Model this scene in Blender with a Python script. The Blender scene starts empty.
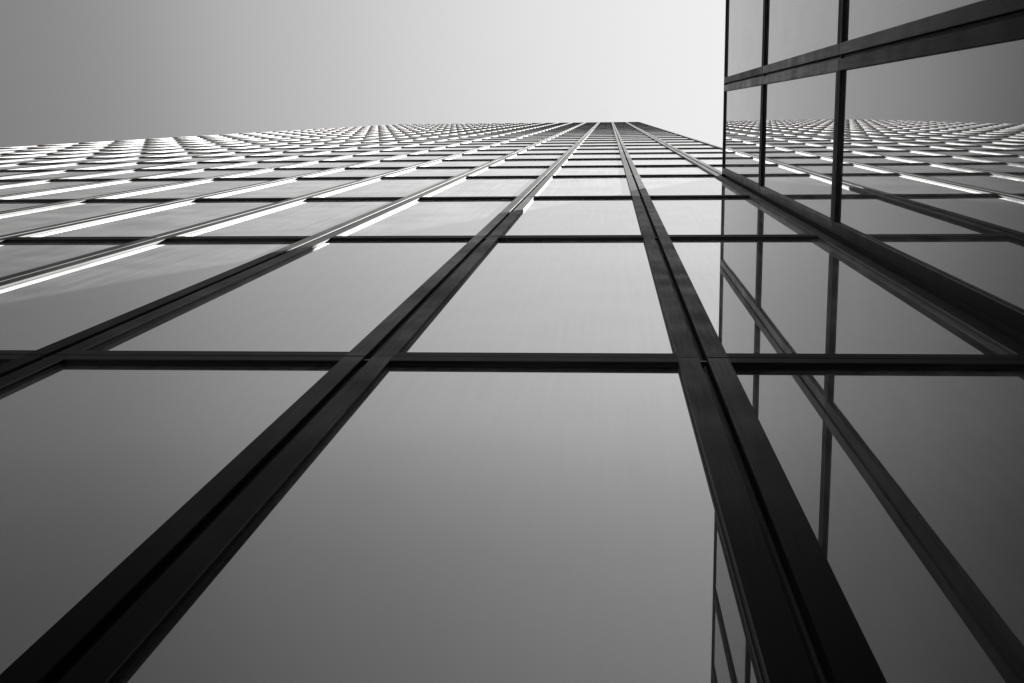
import bpy, bmesh, math, random
from mathutils import Matrix, Vector

random.seed(11)
scene = bpy.context.scene
col = scene.collection

# ------------------------------------------------------------------ measures
EYE = 1.5                                   # camera height above the pavement
FRONT = 1.0                                 # camera to the front of the tower's frames
WING_X = 1.806                              # camera to the front of the wing's frames
BAY = 1.39788
GAP = 0.034                                 # open groove between two frames
JOINT = 0.011                               # hairline joint between two storeys
BORDER = 0.0885                             # visible width of a frame
GLASS = 0.0245                              # glass set back behind the frame
# storey joints (height above the camera of the lower edge of the light band)
LOW = [4.8097, 9.7943, 14.5983, 19.5493, 23.2198]
STOREY = 3.66186
N_ROWS = 33
joints = [0.35 - EYE]
for n in range(N_ROWS):
    v = LOW[n] if n < 5 else LOW[4] + (n - 4) * STOREY
    joints.append(v + BORDER + JOINT / 2)
lines = [-1.00549 + BAY * k for k in range(-15, 4)]   # groove centres
WING_TOP = 19.50
wing_joints = joints[:4] + [WING_TOP + JOINT / 2]
wing_lines = [0.990 - BAY * k for k in range(0, 11)]

# ------------------------------------------------------------------ materials
def new_mat(name):
    m = bpy.data.materials.new(name)
    m.use_nodes = True
    return m, m.node_tree.nodes, m.node_tree.links, m.node_tree.nodes['Principled BSDF']

def metal(name, streak, dark, light, ior, grain, r0, r1, polish=0.0):
    """dark bronze anodised metal with brushed streaks, dust and rain runs"""
    m, N, L, P = new_mat(name)
    geo = N.new('ShaderNodeNewGeometry')
    mp = N.new('ShaderNodeMapping'); mp.inputs['Scale'].default_value = streak
    L.new(geo.outputs['Position'], mp.inputs['Vector'])
    n1 = N.new('ShaderNodeTexNoise'); n1.inputs['Scale'].default_value = 1.0
    n1.inputs['Detail'].default_value = 5.0; n1.inputs['Roughness'].default_value = 0.6
    L.new(mp.outputs['Vector'], n1.inputs['Vector'])
    n2 = N.new('ShaderNodeTexNoise'); n2.inputs['Scale'].default_value = 2.3
    n2.inputs['Detail'].default_value = 6.0
    L.new(geo.outputs['Position'], n2.inputs['Vector'])
    mx = N.new('ShaderNodeMath'); mx.operation = 'MULTIPLY_ADD'; mx.inputs[1].default_value = 0.42
    L.new(n1.outputs['Fac'], mx.inputs[0])
    m2 = N.new('ShaderNodeMath'); m2.operation = 'MULTIPLY'; m2.inputs[1].default_value = 0.45
    oi = N.new('ShaderNodeObjectInfo')             # every piece of metal came out of its own bath
    m3 = N.new('ShaderNodeMath'); m3.operation = 'MULTIPLY_ADD'; m3.inputs[1].default_value = 0.5; m3.inputs[2].default_value = -0.25
    L.new(oi.outputs['Random'], m3.inputs[0])
    m4 = N.new('ShaderNodeMath'); m4.operation = 'ADD'
    L.new(n2.outputs['Fac'], m4.inputs[0]); L.new(m3.outputs[0], m4.inputs[1])
    L.new(m4.outputs[0], m2.inputs[0]); L.new(m2.outputs[0], mx.inputs[2])
    cr = N.new('ShaderNodeValToRGB')
    cr.color_ramp.elements[0].position = 0.40; cr.color_ramp.elements[0].color = (dark,) * 3 + (1,)
    cr.color_ramp.elements[1].position = 0.64; cr.color_ramp.elements[1].color = (light,) * 3 + (1,)
    L.new(mx.outputs[0], cr.inputs['Fac']); L.new(cr.outputs['Color'], P.inputs['Base Color'])
    rr = N.new('ShaderNodeMapRange'); rr.inputs['From Min'].default_value = 0.24; rr.inputs['From Max'].default_value = 0.64; rr.inputs['To Min'].default_value = r0; rr.inputs['To Max'].default_value = r1
    L.new(mx.outputs[0], rr.inputs['Value']); L.new(rr.outputs['Result'], P.inputs['Roughness'])
    P.inputs['IOR'].default_value = ior
    # brushed along its length: highlights spread across the grain
    P.inputs['Anisotropic'].default_value = grain
    cx = N.new('ShaderNodeVectorMath'); cx.operation = 'CROSS_PRODUCT'; cx.inputs[1].default_value = (0, 0, 1)
    L.new(geo.outputs['Normal'], cx.inputs[0])
    if streak[2] < 10:
        L.new(cx.outputs['Vector'], P.inputs['Tangent'])
    else:
        up = N.new('ShaderNodeCombineXYZ'); up.inputs[2].default_value = 1.0
        L.new(up.outputs['Vector'], P.inputs['Tangent'])
    bp = N.new('ShaderNodeBump'); bp.inputs['Strength'].default_value = 0.2; bp.inputs['Distance'].default_value = 0.0015
    L.new(n1.outputs['Fac'], bp.inputs['Height']); L.new(bp.outputs['Normal'], P.inputs['Normal'])
    if polish:                                     # a thin polished layer over the satin metal
        gl = N.new('ShaderNodeBsdfAnisotropic'); gl.inputs['Roughness'].default_value = 0.16
        gl.inputs['Color'].default_value = (polish,) * 3 + (1,)
        gl.inputs['Anisotropy'].default_value = 0.0
        L.new(bp.outputs['Normal'], gl.inputs['Normal'])
        ad = N.new('ShaderNodeAddShader')
        L.new(P.outputs[0], ad.inputs[0]); L.new(gl.outputs[0], ad.inputs[1])
        L.new(ad.outputs[0], N['Material Output'].inputs['Surface'])
    return m

M_STILE = metal('bronze_upright', (230, 230, 2.5), 0.0005, 0.006, 1.065, 0.85, 0.26, 0.66)
M_RAIL = metal('bronze_rail', (2.5, 2.5, 230), 0.010, 0.026, 1.10, 0.6, 0.34, 0.60)
M_SIDE = metal('bronze_reveal', (90, 90, 3.0), 0.003, 0.009, 1.32, 0.0, 0.36, 0.60, 0.0)

def glass_material(name, coat):
    """dark solar glass: a mirror coat whose reflectance climbs towards grazing, under a film of city dust"""
    m, N, L, P = new_mat(name)
    out = N['Material Output']
    geo = N.new('ShaderNodeNewGeometry')
    # wiped streaks in the dust, running down the pane
    mp = N.new('ShaderNodeMapping'); mp.inputs['Scale'].default_value = (26, 26, 0.7)
    L.new(geo.outputs['Position'], mp.inputs['Vector'])
    n1 = N.new('ShaderNodeTexNoise'); n1.inputs['Scale'].default_value = 1.0; n1.inputs['Detail'].default_value = 7
    n1.inputs['Roughness'].default_value = 0.68
    L.new(mp.outputs['Vector'], n1.inputs['Vector'])
    n3 = N.new('ShaderNodeTexNoise'); n3.inputs['Scale'].default_value = 1.7; n3.inputs['Detail'].default_value = 5
    L.new(geo.outputs['Position'], n3.inputs['Vector'])
    av = N.new('ShaderNodeMath'); av.operation = 'MULTIPLY'
    L.new(n1.outputs['Fac'], av.inputs[0]); L.new(n3.outputs['Fac'], av.inputs[1])
    # what lies below the mirror: almost black glass with a trace of dust
    cr = N.new('ShaderNodeMapRange'); cr.inputs['From Min'].default_value = 0.1; cr.inputs['From Max'].default_value = 0.45
    cr.inputs['To Min'].default_value = 0.003; cr.inputs['To Max'].default_value = 0.012
    L.new(av.outputs[0], cr.inputs['Value'])
    cb = N.new('ShaderNodeCombineColor')
    for i in range(3):
        L.new(cr.outputs['Result'], cb.inputs[i])
    P.inputs['Specular IOR Level'].default_value = 0.0
    P.inputs['Roughness'].default_value = 0.6
    L.new(cb.outputs['Color'], P.inputs['Base Color'])
    # faintly rolled surface
    n2 = N.new('ShaderNodeTexNoise'); n2.inputs['Scale'].default_value = 1.1; n2.inputs['Detail'].default_value = 1
    L.new(geo.outputs['Position'], n2.inputs['Vector'])
    bp = N.new('ShaderNodeBump'); bp.inputs['Strength'].default_value = 0.35; bp.inputs['Distance'].default_value = 0.0006
    L.new(n2.outputs['Fac'], bp.inputs['Height'])
    g1 = N.new('ShaderNodeBsdfAnisotropic'); g1.inputs['Roughness'].default_value = 0.01
    g1.inputs['Color'].default_value = (1, 1, 1, 1)
    L.new(bp.outputs['Normal'], g1.inputs['Normal'])
    g2 = N.new('ShaderNodeBsdfAnisotropic'); g2.inputs['Roughness'].default_value = 0.55
    g2.inputs['Color'].default_value = (1, 1, 1, 1); g2.inputs['Anisotropy'].default_value = -0.35
    cx = N.new('ShaderNodeVectorMath'); cx.operation = 'CROSS_PRODUCT'; cx.inputs[1].default_value = (0, 0, 1)
    L.new(geo.outputs['Normal'], cx.inputs[0]); L.new(cx.outputs['Vector'], g2.inputs['Tangent'])
    fr = N.new('ShaderNodeMapRange'); fr.inputs['From Min'].default_value = 0.1; fr.inputs['From Max'].default_value = 0.45
    fr.inputs['To Min'].default_value = DUST[0]; fr.inputs['To Max'].default_value = DUST[1]
    L.new(av.outputs[0], fr.inputs['Value'])
    g3 = N.new('ShaderNodeBsdfAnisotropic'); g3.inputs['Roughness'].default_value = 0.20
    g3.inputs['Color'].default_value = (1, 1, 1, 1)
    mh = N.new('ShaderNodeMixShader'); mh.inputs[0].default_value = 0.04
    L.new(g1.outputs[0], mh.inputs[1]); L.new(g3.outputs[0], mh.inputs[2])
    mg = N.new('ShaderNodeMixShader')
    L.new(fr.outputs['Result'], mg.inputs[0]); L.new(mh.outputs[0], mg.inputs[1]); L.new(g2.outputs[0], mg.inputs[2])
    # reflectance against the angle of view (coated double glazing)
    dt = N.new('ShaderNodeVectorMath'); dt.operation = 'DOT_PRODUCT'
    L.new(geo.outputs['Normal'], dt.inputs[0]); L.new(geo.outputs['Incoming'], dt.inputs[1])
    ab = N.new('ShaderNodeMath'); ab.operation = 'ABSOLUTE'; L.new(dt.outputs['Value'], ab.inputs[0])
    fc = N.new('ShaderNodeFloatCurve')
    cu = fc.mapping.curves[0]
    rp = [(0.0, 1.0), (0.085, 0.86), (0.15, 0.70), (0.24, 0.555), (0.28, 0.455), (0.325, 0.36), (0.375, 0.30), (0.5, 0.225), (1.0, 0.11)]
    cu.points[0].location = rp[0]; cu.points[-1].location = rp[-1]
    for q in rp[1:-1]:
        cu.points.new(*q)
    fc.mapping.update()
    L.new(ab.outputs[0], fc.inputs['Value'])
    mx = N.new('ShaderNodeMixShader')
    ct = N.new('ShaderNodeMath'); ct.operation = 'MULTIPLY'; ct.inputs[1].default_value = coat
    L.new(fc.outputs['Value'], ct.inputs[0]); L.new(ct.outputs[0], mx.inputs[0]); L.new(P.outputs[0], mx.inputs[1]); L.new(mg.outputs[0], mx.inputs[2])
    L.new(mx.outputs[0], out.inputs['Surface'])
    return m
DUST = (0.0, 0.13)
M_GLASS = glass_material('dark_glass', 0.98)
M_WING_GLASS = glass_material('wing_glass', 0.79)

def plain(name, a, b, rough, scale):
    m, N, L, P = new_mat(name)
    geo = N.new('ShaderNodeNewGeometry')
    n = N.new('ShaderNodeTexNoise'); n.inputs['Scale'].default_value = scale; n.inputs['Detail'].default_value = 8
    L.new(geo.outputs['Position'], n.inputs['Vector'])
    cr = N.new('ShaderNodeValToRGB')
    cr.color_ramp.elements[0].position = 0.3; cr.color_ramp.elements[0].color = (a, a, a, 1)
    cr.color_ramp.elements[1].position = 0.7; cr.color_ramp.elements[1].color = (b, b, b, 1)
    L.new(n.outputs['Fac'], cr.inputs['Fac']); L.new(cr.outputs['Color'], P.inputs['Base Color'])
    P.inputs['Roughness'].default_value = rough
    return m
M_CORE = plain('black_backing', 0.008, 0.014, 0.8, 3)
M_GRANITE = plain('dark_granite', 0.03, 0.07, 0.35, 60)
M_ROOF = plain('roof_gravel', 0.12, 0.22, 0.9, 25)

def paving():
    m, N, L, P = new_mat('granite_paving')
    geo = N.new('ShaderNodeNewGeometry')
    br = N.new('ShaderNodeTexBrick'); br.offset = 0.5
    br.inputs['Scale'].default_value = 1.0; br.inputs['Mortar Size'].default_value = 0.006
    br.inputs['Brick Width'].default_value = 1.4; br.inputs['Row Height'].default_value = 0.7
    br.inputs['Color1'].default_value = (0.34, 0.34, 0.34, 1); br.inputs['Color2'].default_value = (0.42, 0.42, 0.42, 1)
    br.inputs['Mortar'].default_value = (0.06, 0.06, 0.06, 1)
    L.new(geo.outputs['Position'], br.inputs['Vector'])
    n = N.new('ShaderNodeTexNoise'); n.inputs['Scale'].default_value = 40; n.inputs['Detail'].default_value = 6
    L.new(geo.outputs['Position'], n.inputs['Vector'])
    mx = N.new('ShaderNodeMix'); mx.data_type = 'RGBA'; mx.blend_type = 'OVERLAY'; mx.inputs[0].default_value = 0.4
    L.new(br.outputs['Color'], mx.inputs[6]); L.new(n.outputs['Fac'], mx.inputs[7])
    L.new(mx.outputs[2], P.inputs['Base Color']); P.inputs['Roughness'].default_value = 0.7
    return m
M_PAVE = paving()

# ------------------------------------------------------------------ helpers
def mesh_obj(name, verts, faces, mats, idx=None, parent=None):
    me = bpy.data.meshes.new(name)
    me.from_pydata(verts, [], faces)
    for m in mats:
        me.materials.append(m)
    if idx:
        me.polygons.foreach_set('material_index', idx)
    me.update()
    o = bpy.data.objects.new(name, me); col.objects.link(o)
    if parent:
        o.parent = parent
    return o

def box(x0, x1, y0, y1, z0, z1):
    v = [(x, y, z) for x in (x0, x1) for y in (y0, y1) for z in (z0, z1)]
    f = [(0, 1, 3, 2), (4, 6, 7, 5), (0, 4, 5, 1), (2, 3, 7, 6), (0, 2, 6, 4), (1, 5, 7, 3)]
    return v, f

def boxes(*bs):
    V, F = [], []
    for b in bs:
        v, f = box(*b); k = len(V)
        V += v; F += [tuple(i + k for i in q) for q in f]
    return V, F

# frame of one window unit: origin at the lower left corner of its front,
# x to the right, y into the building, z up
PROFILE = [(0.0, 0.046), (0.0, 0.0025), (0.0025, 0.0), (BORDER - 0.0025, 0.0), (BORDER, 0.0025),
           (BORDER, 0.0165), (BORDER + 0.0008, 0.0172), (BORDER + 0.0048, 0.0172), (BORDER + 0.0056, 0.0180),
           (BORDER + 0.0056, 0.0300)]

def frame_geo(w, h, lip=True):
    V, F, I = [], [], []
    for a, d in PROFILE:
        V += [(a, d, a), (w - a, d, a), (w - a, d, h - a), (a, d, h - a)]
    n = len(PROFILE)
    for i in range(n - 1):
        if i == 2:                             # flat front: uprights run through, rails butt between them
            o, q = 4 * i, 4 * i + 4
            a0, d, a1 = PROFILE[2][0], 0.0, PROFILE[3][0]
            k = len(V)
            V += [(a1, d, a0), (w - a1, d, a0), (w - a1, d, h - a0), (a1, d, h - a0)]
            F += [(o, k, q, q + 3, k + 3, o + 3), (k + 1, o + 1, o + 2, k + 2, q + 2, q + 1),
                  (k, k + 1, q + 1, q), (q + 3, q + 2, k + 2, k + 3)]
            I += [0, 0, 1, 1]
            continue
        for s in range(4):
            t = (s + 1) % 4
            F.append((4 * i + s, 4 * i + t, 4 * i + 4 + t, 4 * i + 4 + s))
            I.append(1 if s in (0, 2) else (0 if i in (1, 6) else 2))
    if lip:                                    # weather lip that half closes the groove
        v, f = box(w - 0.001, w + 0.016, 0.026, 0.034, 0.0, h - 0.045)
        k = len(V); V += v; F += [tuple(i + k for i in q) for q in f]; I += [0] * 6
        v, f = box(w - 0.001, w + 0.030, 0.010, 0.030, h - 0.034, h - 0.014)     # bracket tying it to its neighbour
        k = len(V); V += v; F += [tuple(i + k for i in q) for q in f]; I += [2] * 6
    return V, F, I

def pane_geo(w, h):
    a = BORDER + 0.003
    v, f = box(a, w - a, GLASS, GLASS + 0.012, a, h - a)
    return v, f

mesh_cache = {}
def frame_mesh(w, h):
    key = ('f', round(w, 4), round(h, 4))
    if key not in mesh_cache:
        V, F, I = frame_geo(w, h)
        me = bpy.data.meshes.new('window')
        me.from_pydata(V, [], F); me.materials.append(M_STILE); me.materials.append(M_RAIL); me.materials.append(M_SIDE)
        me.polygons.foreach_set('material_index', I)
        bm = bmesh.new(); bm.from_mesh(me); bmesh.ops.recalc_face_normals(bm, faces=bm.faces); bm.to_mesh(me); bm.free()
        me.update(); mesh_cache[key] = me
    return mesh_cache[key]

def pane_mesh(w, h, glass):
    key = (glass.name, round(w, 4), round(h, 4))
    if key not in mesh_cache:
        V, F = pane_geo(w, h)
        me = bpy.data.meshes.new('glass_pane')
        me.from_pydata(V, [], F); me.materials.append(glass)
        bm = bmesh.new(); bm.from_mesh(me); bmesh.ops.recalc_face_normals(bm, faces=bm.faces); bm.to_mesh(me); bm.free()
        me.update(); mesh_cache[key] = me
    return mesh_cache[key]

def pane_tilt(w, h):
    """panes never sit perfectly parallel: a few hundredths of a degree about their centre"""
    c = Vector((w / 2, GLASS, h / 2))
    r = Matrix.Rotation(random.gauss(0, 0.0005), 4, 'X') @ Matrix.Rotation(random.gauss(0, 0.0005), 4, 'Z')
    return Matrix.Translation(c) @ r @ Matrix.Translation(-c)

def window(parent, w, h, mtx, glass):
    f = bpy.data.objects.new('window', frame_mesh(w, h)); col.objects.link(f)
    f.parent = parent; f.matrix_local = mtx
    p = bpy.data.objects.new('glass_pane', pane_mesh(w, h, glass)); col.objects.link(p)
    p.parent = f; p.matrix_local = pane_tilt(w, h)
    return f

# ------------------------------------------------------------------ camera
R = ((0.9968244391609317, 0.011240603378265135, 0.07883328184965009),
     (0.003713798917926559, 0.9823472015151484, -0.18702989967637051),
     (-0.07954398273339752, 0.18672874580805324, 0.9791859528709858))
cam_data = bpy.data.cameras.new('camera'); cam = bpy.data.objects.new('camera', cam_data); col.objects.link(cam)
cm = Matrix.Identity(4)
for i in range(3):
    cm[i][0] = R[0][i]; cm[i][1] = -R[1][i]; cm[i][2] = -R[2][i]
cm[2][3] = EYE
cam.matrix_world = cm
FPX = 1200.0
cam_data.sensor_width = 36.0; cam_data.sensor_fit = 'HORIZONTAL'; cam_data.lens = 36.0 * FPX / 1024
cam_data.clip_start = 0.05; cam_data.clip_end = 5000
scene.camera = cam

def to_pixel(x, y, z):
    p = [R[i][0] * x + R[i][1] * y + R[i][2] * (z - EYE) for i in range(3)]
    p[2] = max(p[2], 0.02)
    return 512 + FPX * p[0] / p[2], 341.5 + FPX * p[1] / p[2]

def clip_area(poly):
    for ax, lim, sg in ((0, 0, 1), (0, 1024, -1), (1, 0, 1), (1, 683, -1)):
        out = []
        for i in range(len(poly)):
            a, b = poly[i - 1], poly[i]
            da, db = sg * (a[ax] - lim), sg * (b[ax] - lim)
            if (da >= 0) != (db >= 0):
                t = da / (da - db); out.append((a[0] + t * (b[0] - a[0]), a[1] + t * (b[1] - a[1])))
            if db >= 0:
                out.append(b)
        poly = out
        if not poly:
            return 0.0
    return abs(sum(poly[i - 1][0] * poly[i][1] - poly[i][0] * poly[i - 1][1] for i in range(len(poly)))) / 2

# ------------------------------------------------------------------ the tower
tower = bpy.data.objects.new('office_tower', None); col.objects.link(tower)
tower.location = (-9.4, FRONT, 0)
tower['label'] = 'tall glass office tower with black window frames rising to a flat roof against the sky'
tower['category'] = 'skyscraper'
tx = -9.4
Z = [EYE + j for j in joints]
units = []
for i in range(len(lines) - 1):
    for r in range(N_ROWS):
        if i == len(lines) - 2 and r < 4:
            continue                                # the wing stands against this bay here
        x0, x1 = lines[i] + GAP / 2, lines[i + 1] - GAP / 2
        z0, z1 = Z[r] + JOINT / 2, Z[r + 1] - JOINT / 2
        a = clip_area([to_pixel(x, FRONT, z) for x, z in ((x0, z0), (x1, z0), (x1, z1), (x0, z1))])
        units.append((a, x0, x1 - x0, z0, z1 - z0))
units.sort(key=lambda u: -u[0])
for a, x0, w, z0, h in units[:99]:
    window(tower, w, h, Matrix.Translation((x0 - tx, random.gauss(0, 0.0006), z0)), M_GLASS)
SV, SF, SI = [], [], []
for a, x0, w, z0, h in units[99:]:
    me_f, me_p = frame_mesh(w, h), pane_mesh(w, h, M_GLASS)
    m = Matrix.Translation((x0 - tx, random.gauss(0, 0.0006), z0))
    for me, mt, off in ((me_f, m, 0), (me_p, m @ pane_tilt(w, h), 3)):
        k = len(SV)
        SV += [tuple(mt @ v.co) for v in me.vertices]
        for p in me.polygons:
            SF.append(tuple(j + k for j in p.vertices)); SI.append(p.material_index + off)
rest = mesh_obj('window', SV, SF, [M_STILE, M_RAIL, M_SIDE, M_GLASS], SI, tower)
rest['kind'] = 'stuff'

x_l, x_r = lines[0] + GAP / 2 - 0.012, lines[-1] - GAP / 2 + 0.012
DEPTH = 30.0
z_top = Z[-1]
v, f = box(x_l + 0.03 - tx, x_r - 0.03 - tx, 0.056, DEPTH, 0.0, z_top + 0.02)
mesh_obj('backing_wall', v, f, [M_CORE], None, tower)
v, f = box(x_l - tx, x_r - tx, 0.012, DEPTH + 0.05, z_top + 0.03, z_top + 0.16)
mesh_obj('roof_coping', v, f, [M_STILE], None, tower)
v, f = box(x_l - tx + 0.4, x_r - tx - 0.4, 0.5, DEPTH - 0.4, z_top + 0.165, z_top + 0.2)
mesh_obj('roof', v, f, [M_ROOF], None, tower)
v, f = boxes((x_l - tx, 1.77 - tx, 0.006, 0.053, 0.0, Z[0] - 0.006))
mesh_obj('plinth', v, f, [M_GRANITE], None, tower)
for xa, xb in ((x_l - tx, x_l + 0.026 - tx), (x_r - 0.026 - tx, x_r - tx)):      # end walls
    zz = 0.0 if xa < 0 else EYE + WING_TOP + 0.3
    v, f = box(xa, xb, 0.02, DEPTH, zz, z_top + 0.025)
    mesh_obj('side_wall', v, f, [M_STILE], None, tower)

# ------------------------------------------------------------------ the wing
wing = bpy.data.objects.new('office_wing', None); col.objects.link(wing)
wing.location = (WING_X, 0, 0)
wing['label'] = 'lower dark glass wing on the right whose panes mirror the tall tower'
wing['category'] = 'building'
WZ = [EYE + j for j in wing_joints]
turn = Matrix.Rotation(-math.pi / 2, 4, 'Z')       # unit x runs towards the viewer, unit y into the wing
for i in range(len(wing_lines) - 1):
    for r in range(4):
        y0 = wing_lines[i] - GAP / 2
        w = wing_lines[i] - wing_lines[i + 1] - GAP
        z0, z1 = WZ[r] + JOINT / 2, WZ[r + 1] - JOINT / 2
        window(wing, w, z1 - z0, Matrix.Translation((random.gauss(0, 0.0006), y0, z0)) @ turn, M_WING_GLASS)
y_far = wing_lines[-1]
v, f = box(0.056, 14.0, y_far + 0.03, 1.054, 0.0, WZ[-1] + 0.0)
mesh_obj('backing_wall', v, f, [M_CORE], None, wing)
v, f = box(0.004, 14.02, y_far + 0.005, 1.04, WZ[-1] + 0.003, WZ[-1] + 0.035)
mesh_obj('roof_coping', v, f, [M_RAIL], None, wing)
v, f = box(0.4, 13.6, y_far + 0.4, 1.03, WZ[-1] + 0.037, WZ[-1] + 0.05)
mesh_obj('roof', v, f, [M_ROOF], None, wing)
v, f = box(0.006, 0.053, y_far + 0.01, 0.985, 0.0, WZ[0] - 0.006)
mesh_obj('plinth', v, f, [M_GRANITE], None, wing)
v, f = box(0.02, 14.0, y_far - 0.002, y_far + 0.026, 0.0, WZ[-1] - 0.002)
mesh_obj('side_wall', v, f, [M_STILE], None, wing)

# ------------------------------------------------------------------ the ground
S = 1500.0
pv = mesh_obj('pavement', [(-S, -S, 0), (S, -S, 0), (S, S, 0), (-S, S, 0)], [(0, 1, 2, 3)], [M_PAVE])
pv['kind'] = 'structure'

# ------------------------------------------------------------------ daylight
SUN = Vector((1.0, -0.22, 2.5)).normalized()
elev = math.asin(SUN.z)
az = math.atan2(SUN.x, SUN.y)
sd = bpy.data.lights.new('sun', 'SUN'); so = bpy.data.objects.new('sun', sd); col.objects.link(so)
sd.energy = 5.0; sd.angle = math.radians(0.5); sd.color = (1.0, 0.985, 0.97)
so.rotation_euler = SUN.to_track_quat('Z', 'Y').to_euler()
so.location = SUN * 60

world = bpy.data.worlds.new('World'); scene.world = world; world.use_nodes = True
WN, WL = world.node_tree.nodes, world.node_tree.links
bg = WN['Background']
sky = WN.new('ShaderNodeTexSky'); sky.sky_type = 'NISHITA'; sky.sun_disc = False
sky.sun_elevation = elev; sky.sun_rotation = az
sky.altitude = 100; sky.air_density = 1.0; sky.dust_density = 1.5; sky.ozone_density = 1.0
sep = WN.new('ShaderNodeSeparateColor')           # black and white film behind a red filter
WL.new(sky.outputs['Color'], sep.inputs['Color'])
dv = WN.new('ShaderNodeMath'); dv.operation = 'MULTIPLY'; dv.inputs[1].default_value = 1 / 8.0
WL.new(sep.outputs['Red'], dv.inputs[0])
tone = WN.new('ShaderNodeFloatCurve')             # tone curve of the film: deep blue sky, soft shoulder
pts = [(0.0, 0.0), (0.2, 0.12), (0.27, 0.235), (0.38, 0.503), (0.584, 0.723), (0.85, 0.81), (1.3, 0.865), (1.73, 0.89)]
cv = tone.mapping.curves[0]
cv.points[0].location = pts[0]; cv.points[-1].location = (1.0, pts[-1][1])
for a_, b_ in pts[1:-1]:
    cv.points.new(a_ / 1.73, b_)
tone.mapping.update()
ml = WN.new('ShaderNodeMath'); ml.operation = 'MULTIPLY'; ml.inputs[1].default_value = 4.62
WL.new(dv.outputs[0], tone.inputs['Value']); WL.new(tone.outputs['Value'], ml.inputs[0])
WL.new(ml.outputs[0], bg.inputs['Color'])
bg.inputs['Strength'].default_value = 0.12

scene.view_settings.view_transform = 'Standard'
scene.view_settings.look = 'None'
scene.view_settings.exposure = 0.85
scene.view_settings.gamma = 1.0
scene.render.engine = 'CYCLES'
scene.cycles.max_bounces = 8
scene.cycles.glossy_bounces = 6
scene.cycles.use_denoising = True
scene.cycles.sample_clamp_direct = 1.4
scene.cycles.sample_clamp_indirect = 1.6
